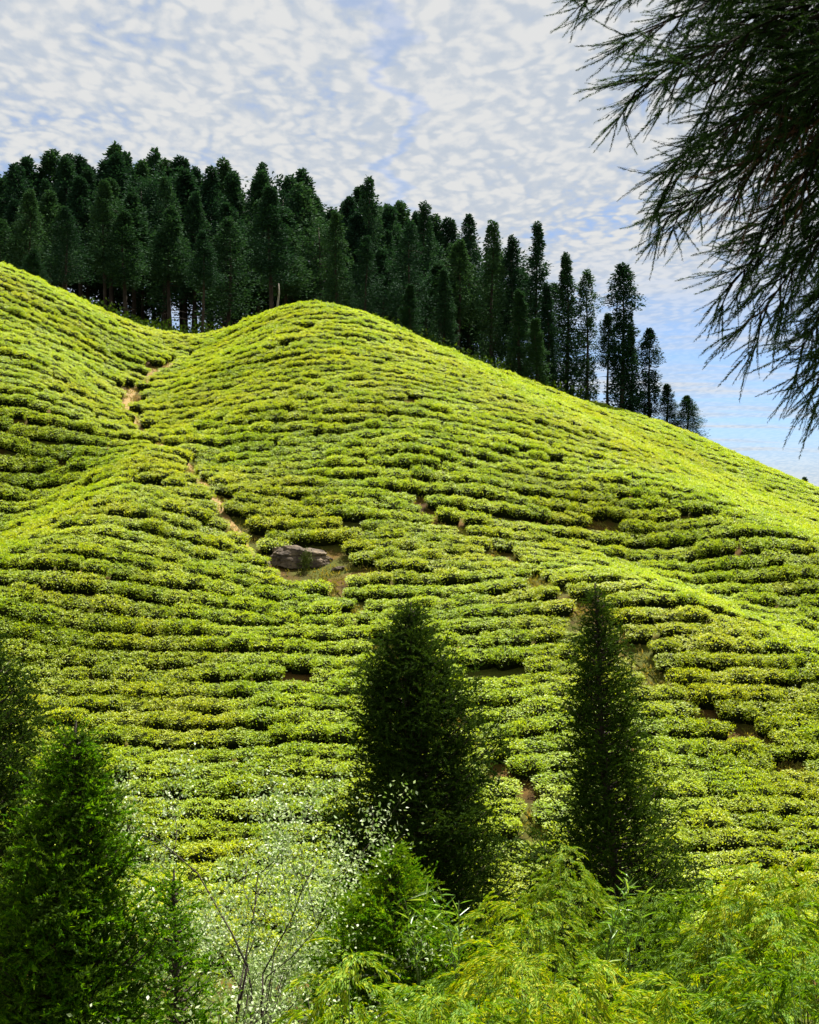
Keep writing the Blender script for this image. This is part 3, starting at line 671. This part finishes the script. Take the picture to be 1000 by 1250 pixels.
# ------------------------------------------------------------------ pale leaved tree
def pale_tree(base, h, label, seed, spread=1.0, nleaf=3800):
    r = np.random.default_rng(seed); root = empty('pale_leaved_tree', base); meta(root, label, 'tree')
    g = Geo(); tips = []
    def grow(p, d, l, rad, depth):
        K = 4; pts = [p]; dd = d
        for i in range(K):
            dd = dd + r.normal(0, .16, 3); dd /= np.linalg.norm(dd); pts.append(pts[-1] + dd * l / K)
        tube(g, pts, np.linspace(rad, rad * .6, K + 1), 5)
        tips.extend(pts[1:] if depth > 1 else [])
        if depth < 3:
            for _ in range(3 if depth else 5):
                nd = dd * .8 + r.normal(0, .55, 3) * np.array([1, 1, .5]) + [0, 0, .25]; nd /= np.linalg.norm(nd)
                grow(pts[r.integers(2, K + 1)], nd, l * r.uniform(.5, .72), rad * .5, depth + 1)
    grow(np.array([0, 0, -.3]), np.array([.05, 0, 1.]), h * .62, .026, 0)
    grow(np.array([.12, 0, -.3]), np.array([.18, 0, 1.]), h * .55, .02, 0)
    grow(np.array([-.1, .1, -.3]), np.array([-.18, .1, 1.]), h * .5, .018, 0)
    obj('stems', g.mesh('stems', [M_barkd], True), root)
    T = np.array(tips); n = nleaf; P = T[r.integers(0, len(T), n)] + r.normal(0, .10, (n, 3)) * spread
    D = r.normal(0, 1, (n, 3)); A = frames(D, r.uniform(-3, 3, n)) * r.uniform(.038, .062, n)[:, None, None]; A[:, :, 1] *= .55
    gl = Geo(); gl.inst(*LEAF, A, P); obj('crown', gl.mesh('crown', [M_pale]), root); return root
b_, h_ = gbase(305, 930, 17); pale_tree(b_, h_ * .98, 'pale silvery leaved small tree with dark forked stems right of the sapling', 5, nleaf=13000)
b_, h_ = gbase(372, 1015, 20.5); pale_tree(b_, h_ * .85, 'white flecked shrub leaning against the left side of the broad dark cedar', 8, nleaf=13000)
b_, h_ = gbase(300, 1150, 13); pale_tree(b_, h_ * .9, 'low pale leaved shrub at the very bottom beside the bamboo', 9, nleaf=3000)

# ------------------------------------------------------------------ bamboo
def plume(seed, L=.32, n=90, leaf=.06):
    r = np.random.default_rng(seed); g = Geo(); t = r.uniform(.08, 1, n) ** .8
    X = t * L; Z = .22 * L * t - .85 * L * t ** 2.1; side = r.normal(0, .06, n) * (1.2 - t)
    P = np.stack([X, side, Z], 1); dz = .22 - 1.8 * t ** 1.1
    D = np.stack([np.ones(n), r.normal(0, .38, n), dz * .8 - .15 + r.normal(0, .25, n)], 1)
    l = leaf * r.uniform(.7, 1.3, n); A = frames(D, r.uniform(-1.2, 1.2, n)) * l[:, None, None]; A[:, :, 1] *= .26
    g.inst(np.array([[0, 0, 0], [.35, .5, .03], [1, 0, -.18], [.35, -.5, .03]]), np.array([[0, 1, 2], [0, 2, 3]]), A, P)
    return g.arr()
PL = [plume(i) for i in range(4)]
def bamboo_mesh(seed, npl=430, mat=M_bam, R0=1.1, hh=2.4):
    """foliage dome whose top is at z=0"""
    r = np.random.default_rng(seed); g = Geo(); gc = Geo()
    As = [[] for _ in PL]; Bs = [[] for _ in PL]
    for i in range(npl):
        a = r.uniform(0, 6.28); q = math.sqrt(r.random()); rad = q * R0
        z = -.35 - hh * (q ** 2) * r.uniform(.6, 1.0) - (r.random() < .35) * r.uniform(.2, .9) + r.normal(0, .08)
        z += .5 * float(vnoise(math.cos(a) * rad * 2.2 + seed, math.sin(a) * rad * 2.2, seed))
        d = np.array([math.cos(a + r.normal(0, .5)), math.sin(a + r.normal(0, .5)), r.uniform(-.3, .8)])
        k = r.integers(0, 4); As[k].append(frames(d[None], np.array([r.normal(0, .25)]))[0] * r.uniform(.7, 1.15)); Bs[k].append((math.cos(a) * rad, math.sin(a) * rad, z))
        if i % 8 == 0: tube(gc, [(math.cos(a) * rad * .3, math.sin(a) * rad * .3, -4.6), (math.cos(a) * rad * .6, math.sin(a) * rad * .6, z * .5 - 1.6), (math.cos(a) * rad, math.sin(a) * rad, z)], [.010, .007, .003], 4)
    for k in range(4): g.inst(*PL[k], np.array(As[k]), np.array(Bs[k]))
    return g.mesh('foliage', [mat]), gc.mesh('culms', [M_culm], True)
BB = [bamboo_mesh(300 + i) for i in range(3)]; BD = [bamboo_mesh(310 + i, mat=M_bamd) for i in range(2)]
BLIST = [
 (335, 1190, 12.5, 0, .9, 'arching bamboo clump in the bottom left of the bamboo thicket'),
 (425, 1135, 12, 0, .95, 'yellow green bamboo clump under the small bushy cedar'),
 (530, 1135, 13, 0, 1, 'bamboo clump in front of the broad dark cedar'),
 (450, 1205, 11.5, 0, .85, 'bamboo clump cut by the bottom edge left of centre'),
 (575, 1210, 11.8, 0, .85, 'bamboo clump cut by the bottom edge near the centre'),
 (640, 1100, 15, 0, 1.0, 'plumed bamboo clump between the two dark cedars'),
 (640, 1040, 20, 0, 1.0, 'far bamboo clump between the dark cedars where the tea begins'),
 (700, 1150, 11.5, 0, .9, 'light bamboo clump at the foot of the slender dark cedar'),
 (700, 1225, 11.5, 0, .85, 'bamboo clump at the bottom edge right of centre'),
 (770, 1135, 14, 0, 1.0, 'bamboo clump right in front of the slender dark cedar'),
 (690, 1015, 23, 0, .8, 'soft green bamboo tuft touching the left of the slender dark cedar'),
 (800, 1195, 12, 1, .8, 'deep green bamboo clump low on the right side'),
 (860, 1120, 13.5, 0, 1.0, 'bamboo clump right of the slender dark cedar base'),
 (870, 1040, 19, 1, 1.0, 'deep green bamboo clump behind the right end of the thicket'),
 (930, 1000, 20, 0, 1.1, 'yellow green bamboo clump on the right where the tea rows begin'),
 (1000, 985, 19, 0, 1.1, 'bamboo clump cut by the right edge below the tea rows'),
 (950, 1090, 14, 0, 1.0, 'bright bamboo clump in the right part of the thicket'),
 (1010, 1120, 11, 1, .9, 'dark green bamboo clump at the right edge'),
 (900, 1200, 12, 0, .85, 'bamboo clump low near the bottom right corner'),
 (1000, 1225, 11, 1, .85, 'dark bamboo clump filling the bottom right corner'),
 (800, 1060, 21, 1, .9, 'shaded bamboo clump tucked right behind the slender dark cedar'),
 (590, 1130, 17, 1, .8, 'deep green bamboo clump at the right foot of the broad dark cedar'),
]
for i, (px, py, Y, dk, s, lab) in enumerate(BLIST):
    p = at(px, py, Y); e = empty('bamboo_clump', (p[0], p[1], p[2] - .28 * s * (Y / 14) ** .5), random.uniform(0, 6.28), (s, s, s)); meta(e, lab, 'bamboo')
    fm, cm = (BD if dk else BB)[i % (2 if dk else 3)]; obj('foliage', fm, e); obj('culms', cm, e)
def shoot(px, py, Y, label, seed, h=1.6):
    r = np.random.default_rng(seed); p = np.array(at(px, py, Y)); root = empty('bamboo_shoot', (p[0], p[1], p[2] - h)); meta(root, label, 'bamboo')
    g = Geo(); gl = Geo()
    for c in range(4):
        a = r.uniform(-1, 1, 2) * .35; K = 8; t = np.linspace(0, 1, K)
        pts = np.stack([a[0] * t ** 2, a[1] * t ** 2, t * h * r.uniform(.75, 1)], 1); tube(g, pts, np.linspace(.009, .002, K), 5)
        n = 11; u = r.uniform(.4, 1, n); P = np.stack([np.interp(u, t, pts[:, k]) for k in range(3)], 1)
        D = np.stack([r.normal(0, .7, n), r.normal(0, .7, n), r.uniform(-.1, 1.0, n)], 1)
        A = frames(D, r.uniform(-1, 1, n)) * r.uniform(.13, .24, n)[:, None, None]; A[:, :, 1] *= .11
        gl.inst(np.array([[0, 0, 0], [.35, .5, .03], [1, 0, -.12], [.35, -.5, .03]]), np.array([[0, 1, 2], [0, 2, 3]]), A, P)
    obj('culms', g.mesh('culms', [M_culm], True), root); obj('leaves', gl.mesh('leaves', [M_shoot]), root)
shoot(560, 1070, 16, 'upright broad leaved bamboo shoots shining against the broad dark cedar', 1)
shoot(512, 1085, 15.5, 'bamboo shoots rising before the small bushy cedar', 2, 1.3)
shoot(735, 1065, 17, 'broad leaved bamboo shoots at the foot of the slender dark cedar', 4)
shoot(770, 1075, 17, 'right hand bamboo shoots with a dry leaf at the slender cedar', 5)

# undergrowth: nobody could count it
r = np.random.default_rng(77); n = 26000
yy = r.uniform(5, 35, n); xx = r.uniform(-1, 1, n) * (yy * .33 + 2)
P = np.stack([xx, yy, H(xx, yy) + r.random(n) ** 1.5 * 1.1], 1)
D = r.normal(0, .7, (n, 3)) + [0, 0, .6]; A = frames(D, r.uniform(-1, 1, n)) * r.uniform(.12, .34, n)[:, None, None]; A[:, :, 1] *= .22
g = Geo(); g.inst(*LEAF, A, P)
meta(obj('undergrowth', g.mesh('undergrowth', [M_bamd])), 'tangled green undergrowth covering the bank and hollow below the tea slope', 'undergrowth', kind='stuff')

# ------------------------------------------------------------------ overhanging cedar, top right
def overhang():
    r = np.random.default_rng(12); Y0 = 7.5
    tb = at(1190, 300, Y0); X0 = tb[0]; gz = float(H(X0, Y0)); root = empty('overhanging_cedar', (X0, Y0, gz))
    meta(root, 'large dark cedar at the right edge whose drooping feathery branches hang into the sky', 'tree')
    g = Geo(); K = 12; t = np.linspace(0, 1, K); tube(g, np.stack([.1 * np.sin(t * 4), .1 * t, -.5 + t * 12], 1), .24 * (1 - .7 * t), 12, 0, .06)
    obj('trunk', g.mesh('trunk', [M_bark], True), root)
    # foxtail twig template: 0.30 m, short awl needles all round
    def fox(seed):
        q = np.random.default_rng(seed); gg = Geo(); n = 108; tt = (np.arange(n) + q.random(n)) / n; L = .30
        P = np.stack([tt * L, .012 * np.sin(tt * 3), -.02 * tt ** 2], 1); a = q.uniform(0, 6.28, n)
        D = np.stack([np.full(n, 1.5), np.cos(a), np.sin(a)], 1); A = frames(D, q.uniform(-2, 2, n)) * (.026 * q.uniform(.7, 1.2, n) * (1.1 - .5 * tt))[:, None, None]; A[:, :, 1] *= .27
        gg.inst(np.array([[0, .5, 0], [0, -.5, 0], [1, 0, .1]]), np.array([[0, 1, 2]]), A, P)
        gg.add(np.array([[0, .003, 0], [0, -.003, 0], [L, 0, -.02], [0, 0, .003]]), [[0, 1, 2], [0, 2, 3], [1, 3, 2]])
        return gg.arr()
    FX = [fox(i) for i in range(3)]
    # limbs: (start height above eye at trunk, tip picture point, distance)
    limbs = [(1190, -120, 700, 8, 7.4), (1190, -100, 760, 60, 7.1), (1190, -60, 745, 135, 7.5), (1200, -40, 800, 110, 6.8), (1190, 0, 790, 235, 7.2), (1180, 30, 850, 190, 6.9),
             (1190, 60, 785, 290, 7.6), (1200, 90, 860, 375, 7.3), (1190, 120, 890, 420, 7.0), (1200, 40, 900, 300, 7.5), (1210, 170, 950, 450, 7.4), (1200, 200, 965, 490, 7.1), (1200, 200, 1000, 500, 7.3),
             (1190, -160, 850, 10, 7.0), (1190, -150, 930, 60, 7.4), (1190, -90, 920, 160, 7.0), (1200, 0, 950, 240, 7.1), (1200, 60, 960, 330, 7.0), (1200, -60, 880, 60, 7.7), (1200, 110, 980, 400, 7.6),
             (1200, -200, 800, -20, 7.2), (1200, -40, 990, 120, 6.9), (1200, -10, 840, 130, 7.3), (1200, 20, 930, 200, 7.6), (1190, 0, 870, 250, 7.0), (1200, -30, 1010, 200, 7.6), (1200, 0, 930, 120, 7.8)]
    for li, (sx, sy, tx, ty, Yl) in enumerate(limbs):
        s = np.array(at(sx, sy, Y0)) - root.location; e = np.array(at(tx, ty, Yl)) - root.location
        e[0] += .13; e[2] += .1; s[0] = 0.0 + r.normal(0, .03); s[1] = 0
        K = 9; t = np.linspace(0, 1, K); P = s + np.outer(t, e - s); P[:, 2] += .07 * np.sin(t * np.pi) * np.linalg.norm(e - s); P[:, 1] += .15 * np.sin(t * 3) * r.normal()
        gw = Geo(); tube(gw, P, np.linspace(.022, .003, K), 6)
        A = [[] for _ in FX]; Bq = [[] for _ in FX]; dA = []; dB = []
        nsub = 28
        for j in range(nsub):
            u = .22 + .78 * (j + r.random()) / nsub; p = np.array([np.interp(u, t, P[:, c]) for c in range(3)]); q = np.array([np.interp(min(1, u + .08), t, P[:, c]) for c in range(3)]) - p
            if np.linalg.norm(q) < 1e-4: q = P[-1] - P[-2]
            q /= np.linalg.norm(q); side = 1 if j % 2 else -1
            sd = np.cross(q, [0, 1, 0]) ; sd /= np.linalg.norm(sd)
            d = q * 1.0 + sd * side * r.uniform(.15, .6) + np.array([0, r.normal(0, .45), -.08]); d /= np.linalg.norm(d)
            l = r.uniform(.28, .5) * (1.25 - .7 * u); k4 = 5; pts = [p]
            for i in range(k4): d = d + np.array([-.03, 0, -.03]) + r.normal(0, .05, 3); d /= np.linalg.norm(d); pts.append(pts[-1] + d * l / k4)
            pts = np.array(pts); tube(gw, pts, np.linspace(.006, .002, k4 + 1), 4)
            for i in range(8):
                v = r.uniform(.05, 1) if i else 1.0; w = np.array([np.interp(v * k4, np.arange(k4 + 1), pts[:, c]) for c in range(3)])
                dd = d + (r.normal(0, .33, 3) if i else 0); k = r.integers(0, 3)
                mat = frames(dd[None], np.array([r.uniform(-3, 3)]))[0] * r.uniform(.45, .95)
                if li in (15, 16, 24) and r.random() < .35: dA.append(mat); dB.append(w)
                else: A[k].append(mat); Bq[k].append(w)
        br = obj('branch', gw.mesh('branch', [M_twig], True), root)
        gf = Geo()
        for k in range(3):
            if A[k]: gf.inst(*FX[k], np.array(A[k]), np.array(Bq[k]))
        if dA: gf.inst(*FX[0], np.array(dA), np.array(dB), 1)
        obj('needles', gf.mesh('needles', [M_over, M_dry]), br)
overhang()
root = bpy.data.objects['overhanging_cedar']
for i, br in enumerate([c for c in root.children if c.name.startswith('branch')]):   # the far side of the same tree
    if i % 2: continue
    c = br.copy(); COL.objects.link(c); c.parent = root; c.rotation_euler = (0, 0, R(150 + (i * 37) % 80)); c.location = (0, 0, ((i * 7) % 5 - 2) * .15)
    for nd in br.children: d = nd.copy(); COL.objects.link(d); d.parent = c
TRI = sum(sum(p.loop_total - 2 for p in m.polygons) if len(m.polygons) < 500 else len(m.polygons) for m in bpy.data.meshes)
print('objects', len(bpy.data.objects), 'tris', TRI)
